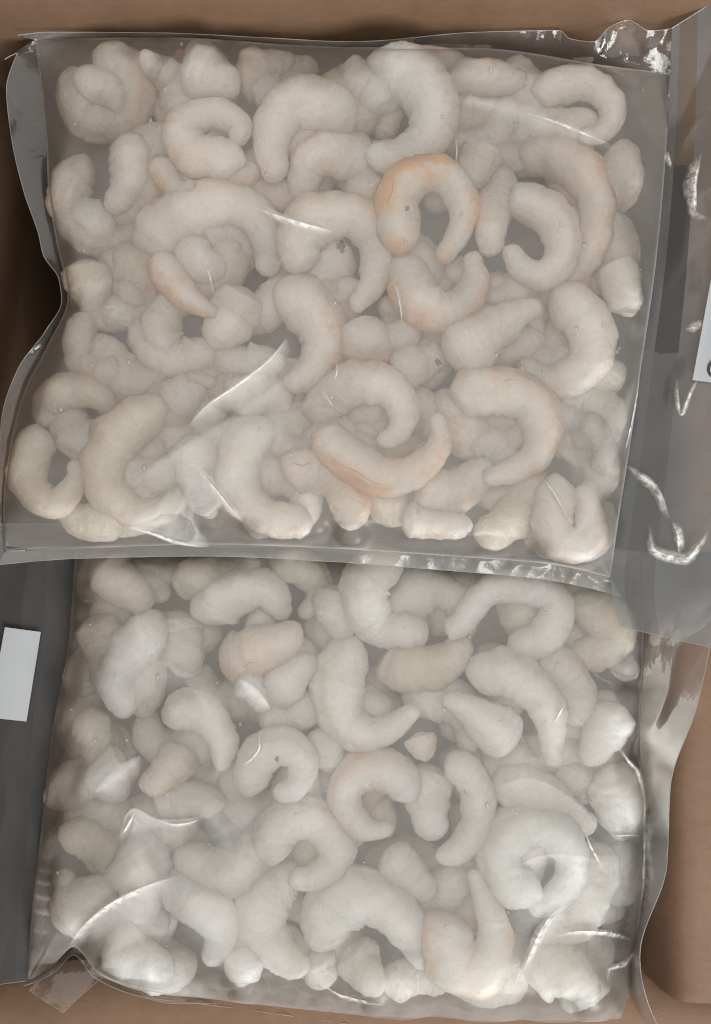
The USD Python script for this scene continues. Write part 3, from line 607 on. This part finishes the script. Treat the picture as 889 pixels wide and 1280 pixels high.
def folds(parent, F, creases, m=None):
    # slim pleats standing up from the film, their glints painted as fading white
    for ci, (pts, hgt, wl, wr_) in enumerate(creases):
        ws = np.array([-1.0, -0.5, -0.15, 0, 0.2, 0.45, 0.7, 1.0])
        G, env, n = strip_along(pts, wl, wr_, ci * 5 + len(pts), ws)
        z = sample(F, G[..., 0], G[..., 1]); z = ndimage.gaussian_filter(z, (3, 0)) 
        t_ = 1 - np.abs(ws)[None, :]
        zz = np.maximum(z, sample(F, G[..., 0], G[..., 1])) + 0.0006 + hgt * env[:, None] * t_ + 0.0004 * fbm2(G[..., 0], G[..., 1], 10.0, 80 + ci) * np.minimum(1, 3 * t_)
        pr = obj('painted_glint_fold', (P(G[..., 0], G[..., 1], zz).reshape(-1, 3), grid_faces(n, len(ws))), m or M_PAINTED_GLINT, parent)
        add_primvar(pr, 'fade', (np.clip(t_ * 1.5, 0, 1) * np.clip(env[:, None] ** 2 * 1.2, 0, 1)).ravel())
def frost_glare(parent, F, patches):
    # milky film and window glare painted white: dense along a crease, thinning away
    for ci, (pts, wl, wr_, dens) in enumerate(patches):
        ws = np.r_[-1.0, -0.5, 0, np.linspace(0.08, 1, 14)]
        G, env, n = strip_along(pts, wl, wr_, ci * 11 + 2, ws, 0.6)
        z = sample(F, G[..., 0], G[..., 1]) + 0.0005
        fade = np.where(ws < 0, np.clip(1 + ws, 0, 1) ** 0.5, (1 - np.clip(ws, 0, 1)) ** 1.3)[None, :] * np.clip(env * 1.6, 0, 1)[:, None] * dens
        pr = obj('frost_painted_glare_patch', (P(G[..., 0], G[..., 1], z).reshape(-1, 3), grid_faces(n, len(ws))), M_FROST_GLARE, parent)
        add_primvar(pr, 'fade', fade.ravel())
def wrinkles(parent, F, bag, count, seed):
    # fine tension lines between the pieces, their glints painted white
    rng = np.random.default_rng(seed); poly = POUCH[bag].buffer(-12); x0, y0, x1, y1 = poly.bounds
    vs, fs, fd, nv_ = [], [], [], 0
    while len(vs) < count:
        x, y = rng.uniform(x0, x1), rng.uniform(y0, y1)
        if not poly.contains(Point(x, y)): continue
        edge = poly.exterior.distance(Point(x, y))
        if rng.random() > 0.35 + 0.65 * math.exp(-edge / 40): continue
        a = rng.normal(-0.6, 0.9); Lw = rng.uniform(12, 46); bend = rng.normal(0, 0.18)
        t_ = np.linspace(-.5, .5, 5); dx, dy = math.cos(a), math.sin(a)
        pts = np.c_[x + Lw * (t_ * dx - bend * (t_ ** 2) * 2 * dy), y + Lw * (t_ * dy + bend * (t_ ** 2) * 2 * dx)]
        ws = np.array([-1.0, 0, 1.0]); wd = rng.uniform(0.7, 1.7)
        G, env, n = strip_along(pts, wd, wd * 1.3, seed + len(vs), ws, 0.5)
        z = sample(F, G[..., 0], G[..., 1]) + 0.0007 + np.array([0, 1, 0.0])[None, :] * 0.0006 * env[:, None]
        vs.append(P(G[..., 0], G[..., 1], z).reshape(-1, 3)); fs.append(grid_faces(n, 3) + nv_); nv_ += n * 3
        fd.append((np.array([0, 1.0, 0])[None, :] * env[:, None] ** 1.5 * rng.uniform(0.08, 0.3)).ravel())
    pr = obj('painted_glint_wrinkles', (np.vstack(vs), np.vstack(fs)), M_PAINTED_GLINT, parent, label='fine tension wrinkles in the film, glints painted white', kind='stuff')
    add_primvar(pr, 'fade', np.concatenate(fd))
def bubbles(parent, F, spots, seed, lim):
    rng = np.random.default_rng(seed); vs, fs, n = [], [], 0
    sp = list(spots)
    poly = POUCH[lim].buffer(-14); x0, y0, x1, y1 = poly.bounds
    while len(sp) < len(spots) + 55:
        q = (rng.uniform(x0, x1), rng.uniform(y0, y1))
        if poly.contains(Point(q)): sp.append(q)
    ico = trimesh.creation.icosphere(2, 1.0)
    for x, y in sp:
        r = rng.uniform(0.0004, 0.0009); st = rng.uniform(0.8, 1.6)
        v = ico.vertices * [r, r * st, r * 0.6] + P(x, y, float(sample(F, [x], [y])[0]) + 0.0002)
        vs.append(v); fs.append(ico.faces + n); n += len(v)
    pr = obj('air_bubbles', trimesh.Trimesh(np.vstack(vs), np.vstack(fs), process=False), M_BUB, parent, label='tiny glinting air bubbles under the film')
    keys(pr, kind='stuff')
def flecks(parent, F, spots):
    for x, y, r in spots:
        rng = np.random.default_rng(int(x * 7 + y)); a = np.linspace(0, 2 * np.pi, 14, endpoint=False)
        rr_ = r * (0.6 + 0.7 * rng.random(14)); q = np.c_[x + rr_ * np.cos(a), y + rr_ * np.sin(a) * 1.2]
        z = sample(F, q[:, 0], q[:, 1]) - 0.0002; zc = float(sample(F, [x], [y])[0])
        v = np.vstack([P(q[:, 0], q[:, 1], z + 0.0005), P(x, y, zc + 0.0006)]); j = np.arange(14)
        obj('dark_fleck', (v, np.c_[j, (j + 1) % 14, np.full(14, 14)]), M_FLECK, parent)
def band(parent, inner, outer, z_in, z_out, n, k_, ripple, seed, scale, stripe, split, lab, lab2, creases=()):
    v, f = sheet(inner, outer, z_in, z_out, n, k_, ripple, seed, scale)
    x, y, z = v.T; py = 640 - y * FPX / (HC - z); px = 444.5 + x * FPX / (HC - z)
    v = P(px, py, z + crease_lift(px, py, creases))
    rim(parent, v[-k_:]); rim(parent, v[:k_])
    col = (f[:, 0] % k_) / (k_ - 1.0)
    x, y, z = v.T; py = 640 - y * FPX / (HC - z); px = 444.5 + x * FPX / (HC - z)
    st = (col >= stripe[0]) & (col < stripe[1])
    def part(sel, name, m, label):
        ids, inv = np.unique(f[sel], return_inverse=True)
        obj(name, (v[ids], inv.reshape(-1, 4)), m, parent, label=label)
    part(~st, 'header_band', M_BANDL if split else M_BAND, lab)
    if split:
        fy = py[f[:, 0]]
        part(st & (fy > split[0]) & (fy <= split[1]), 'stripe', M_STRIPE, lab2)
        part(st & (fy > split[1]), 'stripe', M_BANDM, 'paler lower end of the dark stripe')
        part(st & (fy <= split[0]), 'stripe', M_BANDT, 'brownish upper end of the dark stripe')
    else: part(st, 'stripe', M_STRIPE, lab2)
    from scipy.interpolate import LinearNDInterpolator
    return LinearNDInterpolator(np.c_[px, py], z)
under = thing('plastic_bag', 'another bag, added to block light, its side showing in the dark gap at the left', 'bag')  # bag put in below to block light, film coloured dark for the gap
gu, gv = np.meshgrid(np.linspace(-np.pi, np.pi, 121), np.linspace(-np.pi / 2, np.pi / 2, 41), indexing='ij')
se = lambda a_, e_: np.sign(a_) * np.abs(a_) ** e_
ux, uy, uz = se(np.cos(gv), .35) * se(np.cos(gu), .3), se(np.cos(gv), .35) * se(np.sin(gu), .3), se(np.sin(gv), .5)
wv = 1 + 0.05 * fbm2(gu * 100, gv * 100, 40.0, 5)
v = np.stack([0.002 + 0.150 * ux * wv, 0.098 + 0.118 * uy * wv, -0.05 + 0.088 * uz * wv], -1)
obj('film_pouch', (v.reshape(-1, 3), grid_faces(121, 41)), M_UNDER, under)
# lower bag first
low_creases = [
 ([(86, 1183), (112, 1150), (140, 1128), (182, 1108), (215, 1098)], 0.0026, 5, 9),
 ([(650, 1228), (664, 1190), (684, 1152), (706, 1128)], 0.0030, 8, 9),
 ([(690, 1172), (730, 1164), (770, 1168), (797, 1181)], 0.0026, 4, 6),
 ([(800, 960), (807, 1010), (806, 1090), (798, 1160), (796, 1186)], 0.0030, 6, 4),
 ([(770, 930), (786, 950), (800, 968), (807, 1010)], 0.0026, 4, 5),
 ([(806, 1046), (790, 1044), (764, 1046)], 0.0015, 2, 2),
 ([(796, 1184), (780, 1206), (762, 1212), (760, 1230)], 0.0028, 4, 6),
 ([(150, 1046), (160, 1030), (168, 1014)], 0.0020, 3, 4),
 ([(196, 1024), (220, 1030), (252, 1022)], 0.0020, 2, 4),
 ([(692, 906), (700, 890), (708, 877)], 0.0018, 2, 3),
 ([(322, 912), (324, 932), (312, 950), (300, 957)], 0.0022, 3, 3),
 ([(398, 1226), (430, 1246), (484, 1256)], 0.0018, 3, 4),
 ([(730, 1035), (745, 1070), (757, 1090)], 0.0015, 2, 3),
]
low_frost_glare = [
 ([(172, 765), (178, 800), (172, 850), (150, 900)], 30, 60, 0.26),
 ([(230, 850), (262, 890), (276, 940), (268, 975)], 26, 20, 0.26),
 ([(170, 1050), (180, 1100), (170, 1150), (140, 1190)], 24, 90, 0.34),
 ([(250, 1010), (290, 1060), (300, 1100)], 50, 34, 0.30),
 ([(230, 1120), (270, 1170), (300, 1235)], 60, 40, 0.30),
 ([(180, 1236), (330, 1256), (480, 1270), (640, 1276), (760, 1272)], 44, 2, 0.16),
 ([(800, 960), (806, 1040), (802, 1130), (796, 1180)], 3, 34, 0.34),
 ([(640, 1236), (664, 1190), (706, 1130)], 2, 26, 0.38),

 ([(86, 1183), (112, 1150), (140, 1128), (182, 1108), (220, 1096)], 3, 60, 0.55),
 ([(150, 1048), (168, 1012), (200, 1026), (254, 1020)], 3, 60, 0.42),
 ([(120, 990), (150, 968), (176, 945)], 12, 20, 0.5),
 ([(172, 765), (180, 800), (200, 830), (260, 850)], 10, 40, 0.2),
 ([(300, 850), (320, 866), (338, 886)], 6, 16, 0.6),
 ([(110, 1215), (190, 1238), (270, 1248)], 40, 3, 0.34),
 ([(650, 1082), (690, 1070), (745, 1076)], 3, 14, 0.3),
 ([(620, 985), (660, 975), (720, 1005), (750, 1040)], 3, 24, 0.22),
]
lo_mesh, FL = bag_body(W, LT, LR, LB, LL, low_creases, 330, 300)
lb = thing('plastic_bag', 'lower clear plastic bag of frozen shrimp, half under the other bag', 'bag')
obj('film_pouch', lo_mesh, M_FILM, lb)
frost_glare(lb, FL, low_frost_glare)
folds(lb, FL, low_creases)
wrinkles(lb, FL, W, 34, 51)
bubbles(lb, FL, [(195, 805), (190, 820), (182, 850), (197, 845), (180, 880), (172, 900), (213, 845), (240, 777), (377, 1067), (455, 1078), (335, 1027), (390, 852), (494, 1212), (545, 846), (175, 1027), (158, 925), (145, 935), (556, 1145), (300, 905)], 3, W)
flecks(lb, FL, [(346, 949, 3)])
margin(lb, LR, [(900, 690), (890, 790), (872, 880), (838, 985), (834, 1080), (800, 1195), (826, 1290)], [.018, .036, .038, .026, .018, .018], [.068, .068, .067, .062, .056, .05, .045], 220, 26, 0.0007, 4, 60.0, name='seal_margin', m=M_SIDE, label='crinkled clear margin along the right side')
low_band = band(lb, LL, [(-9, 655), (-9, 900), (-12, 1232)], [.018], [.022, .022, .021], 170, 60, 0.0008, 6, 90.0, (.06, .34), None, 'dark grey printed header strip', 'darker stripe down the header strip')
margin(lb, [(34, 1226), (66, 1208), (92, 1184), (122, 1216), (180, 1240), (260, 1250), (400, 1266), (560, 1282), (800, 1275)],
                         [(30, 1232), (68, 1216), (92, 1194), (118, 1222), (178, 1246), (260, 1256), (400, 1275), (560, 1296), (826, 1292)], [.018], [.019, .024, .018], 200, 8, 0.001, 8)
margin(lb, [(60, 1212), (100, 1200), (136, 1208)], [(36, 1238), (74, 1263), (79, 1266), (84, 1261), (128, 1222)], [.024], [.026], 24, 20, 0.0006, 9, 50.0, name='film_tail', m=M_CLEAR, edge=0.0001, label='loose square corner of clear film')
margin(lb, [(176, 1236), (215, 1242), (262, 1250)], [(177, 1246), (220, 1255), (270, 1254)], [.022], [.024], 30, 10, 0.0005, 10, 50.0, name='film_tail', m=M_CLEAR, edge=0.0001, label='thin loose film flap under the bottom edge')

# upper bag
up_creases = [
 ([(314, 256), (345, 268), (380, 279), (418, 288)], 0.0022, 3, 7),
 ([(252, 322), (262, 345), (267, 370)], 0.0016, 2, 2),
 ([(487, 342), (498, 370), (503, 414)], 0.0020, 2, 4),
 ([(238, 530), (258, 508), (300, 478), (340, 446), (356, 424)], 0.0020, 2, 4),
 ([(246, 584), (262, 602), (284, 630), (304, 652)], 0.0022, 4, 7),
 ([(162, 660), (190, 668), (225, 680), (256, 684)], 0.0018, 4, 2),
 ([(672, 590), (690, 612), (706, 640), (722, 664)], 0.0022, 3, 3),
 ([(655, 140), (690, 150), (730, 166), (765, 182)], 0.0014, 3, 4),
 ([(400, 484), (410, 498), (418, 512)], 0.0014, 2, 2),
 ([(418, 448), (421, 462), (413, 480)], 0.0016, 2, 2),
 ([(568, 168), (571, 186), (569, 206)], 0.0014, 1.5, 1.5),
 ([(800, 470), (792, 520), (778, 575)], 0.0014, 2, 2),
]
up_frost_glare = [
 ([(170, 600), (220, 570), (300, 520), (360, 470)], 10, 70, 0.30),
 ([(260, 640), (320, 560), (390, 500)], 30, 40, 0.22),
 ([(700, 690), (740, 640), (770, 560), (795, 470)], 26, 12, 0.24),
 ([(236, 532), (258, 508), (300, 478), (340, 446), (358, 422)], 3, 44, 0.62),
 ([(160, 660), (190, 668), (225, 680), (262, 684)], 60, 2, 0.55),
 ([(246, 582), (262, 602), (284, 630), (304, 652)], 6, 16, 0.5),
 ([(328, 256), (360, 272), (418, 290)], 3, 16, 0.45),
 ([(560, 120), (640, 140), (700, 160), (770, 186)], 14, 18, 0.26),
 ([(700, 560), (725, 590), (745, 640)], 20, 20, 0.2),
]
up_mesh, FU = bag_body(U, UT, UR, UB, UL, up_creases, 330, 300)
ub = thing('plastic_bag', 'upper clear plastic bag of frozen shrimp lying over the other bag', 'bag')
obj('film_pouch', up_mesh, M_FILM, ub)
frost_glare(ub, FU, up_frost_glare)
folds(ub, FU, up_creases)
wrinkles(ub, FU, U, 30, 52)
bubbles(ub, FU, [(132, 102), (182, 115), (188, 150), (144, 77), (227, 55), (348, 141), (430, 521), (338, 602), (464, 230), (333, 218), (645, 155), (776, 65), (784, 68), (523, 640), (335, 583), (180, 585), (115, 456), (225, 432), (606, 650)], 4, U)
flecks(ub, FU, [(224, 71, 7), (427, 308, 6), (548, 453, 4), (509, 260, 3)])
margin(ub, UL, [(6, 74), (22, 66), (8, 110), (14, 170), (30, 240), (48, 292), (54, 318), (74, 350), (77, 376), (58, 412), (22, 462), (2, 525), (-2, 600), (-3, 706)], [.061], [.066, .064, .063, .063, .064, .063, .062, .062], 240, 14, 0.0010, 11, 45.0, name='seal_margin', m=M_EDGE, label='wavy clear margin down the left side')
margin(ub, UB, [(-3, 706), (100, 698), (260, 695), (400, 701), (560, 713), (680, 724), (776, 745)], [.061], [.058, .058, .057], 240, 10, 0.0008, 12, 40.0, FL, name='seal_margin', m=M_SEAL, label='pale seal along the bottom edge')
margin(ub, UT, [(22, 44), (60, 40), (200, 41), (330, 47), (440, 52), (600, 40), (700, 38), (712, 48), (742, 52), (762, 34), (786, 25), (812, 38), (840, 35)], [.061], [.068, .066, .066, .072], 260, 14, 0.0011, 13, 40.0, name='seal_margin', m=M_EDGE, label='clear ruffled margin along the top')
BI = [(840, 35)] + UR + [(775, 783)]
BO = [(950, -34), (955, 200), (955, 500), (950, 700), (945, 822)]
bz_in, bz_out = [.075, .061, .061, .061, .061, .062, .064], [.088, .085, .082, .08, .078]
up_band = band(ub, BI, BO, bz_in, bz_out, 300, 110, 0.0013, 14, 80.0, (.10, .30), (205, 440), 'grey printed header strip', 'dark stripe down the header strip')

band_folds = [
 ([(782, 580), (800, 592), (818, 606), (830, 630), (838, 650)], 0.0030, 3, 9), ([(812, 652), (816, 684), (836, 694), (856, 698), (874, 680), (886, 660)], 0.0034, 7, 7),
 ([(848, 694), (847, 672), (838, 650)], 0.0026, 3, 8), ([(856, 412), (870, 408), (884, 404)], 0.0022, 6, 6), ([(846, 470), (847, 500), (851, 518), (862, 492), (874, 470)], 0.0022, 3, 4),
 ([(878, 190), (868, 235), (868, 262), (888, 272)], 0.0026, 3, 10), ([(834, 188), (836, 200), (839, 212)], 0.0020, 3, 3), ([(850, 54), (870, 48), (892, 42)], 0.0024, 6, 3), ([(872, 560), (886, 572), (900, 590)], 0.0026, 9, 6),
 ([(815, 652), (812, 640), (816, 628)], 0.002, 6, 5), ([(842, 590), (846, 604), (850, 618)], 0.0016, 2, 3)]
FB = np.zeros((GH, GW)); c0 = int((760 + PAD) / Q)
zz_ = up_band(PX[:, c0:].ravel(), PY[:, c0:].ravel()).reshape(PX[:, c0:].shape); FB[:, c0:] = np.where(np.isnan(zz_), 0.062, zz_)
folds(ub, FB, [(a_, b_, max(c_ * 1.3, 4), max(d_ * 1.4, 5)) for a_, b_, c_, d_ in band_folds[:7]])  # reflections on the header strip, painted white on these pleats
# ------------------------------------------------------------------ paper labels on the header strips
def paper(corners, zf, n=16):
    a, b, c, d = map(np.array, corners)
    u = np.linspace(0, 1, n)[:, None, None]; v = np.linspace(0, 1, n)[None, :, None]
    G = (1 - u) * (1 - v) * a + u * (1 - v) * b + u * v * c + (1 - u) * v * d
    z = zf(G[..., 0], G[..., 1]); z = np.where(np.isnan(z), np.nanmean(z), z)
    z = ndimage.gaussian_filter(z, 3, mode='nearest'); z = z + 0.0022
    top = P(G[..., 0], G[..., 1], z); lo = top - [0, 0, 0.0003]
    f = grid_faces(n, n); N = n * n
    ring = [i * n for i in range(n)] + [(n - 1) * n + j for j in range(1, n)] + [i * n + n - 1 for i in range(n - 2, -1, -1)] + list(range(n - 2, 0, -1))
    wall = np.array([[ring[q], ring[(q + 1) % len(ring)], ring[(q + 1) % len(ring)] + N, ring[q] + N] for q in range(len(ring))])
    q = np.vstack([f, f[:, ::-1] + N, wall])
    m = trimesh.Trimesh(np.vstack([top.reshape(-1, 3), lo.reshape(-1, 3)]), np.vstack([q[:, [0, 1, 2]], q[:, [0, 2, 3]]]), process=False); m.fix_normals()
    return m, top
m, _ = paper([(6, 784), (51, 790), (33, 902), (-14, 897)], low_band)
obj('paper_label', m, M_PAPER, smooth=30, label='small blank white paper label on the grey strip at the left', cat='label')
lab = thing('paper_label', 'white paper label with black lettering at the right edge', 'label')
LA, LBq = np.array([866., 475.]), np.array([904., 268.])
m, top = paper([LA, LBq, LBq + [46, 6], LA + [46, 6]], up_band)
obj('sheet', m, M_PAPER, lab, smooth=30)
# the lettering runs up the label; it is bent onto the paper
tm = meshkit.text_mesh('O1', 0.011, 0.0004).subdivide_to_size(0.003)
e = (LBq - LA) / np.linalg.norm(LBq - LA); r_ = np.array([-e[1], e[0]])
sc = (HC - 0.085) / FPX
v = tm.vertices; px = LA + e * 3 + r_ * 46 + e * (v[:, :1] / sc) - r_ * (v[:, 1:2] / sc)
from scipy.interpolate import LinearNDInterpolator
tp = top.reshape(-1, 3); zi = LinearNDInterpolator(np.c_[444.5 + tp[:, 0] * FPX / (HC - tp[:, 2]), 640 - tp[:, 1] * FPX / (HC - tp[:, 2])], tp[:, 2])(px)
zi = np.where(np.isnan(zi), np.nanmean(zi), zi)
tv_ = P(px[:, 0], px[:, 1], zi + 0.0001 + v[:, 2] * 0.6)
obj('lettering', trimesh.Trimesh(tv_, tm.faces, process=False), M_INK, lab, smooth=False)
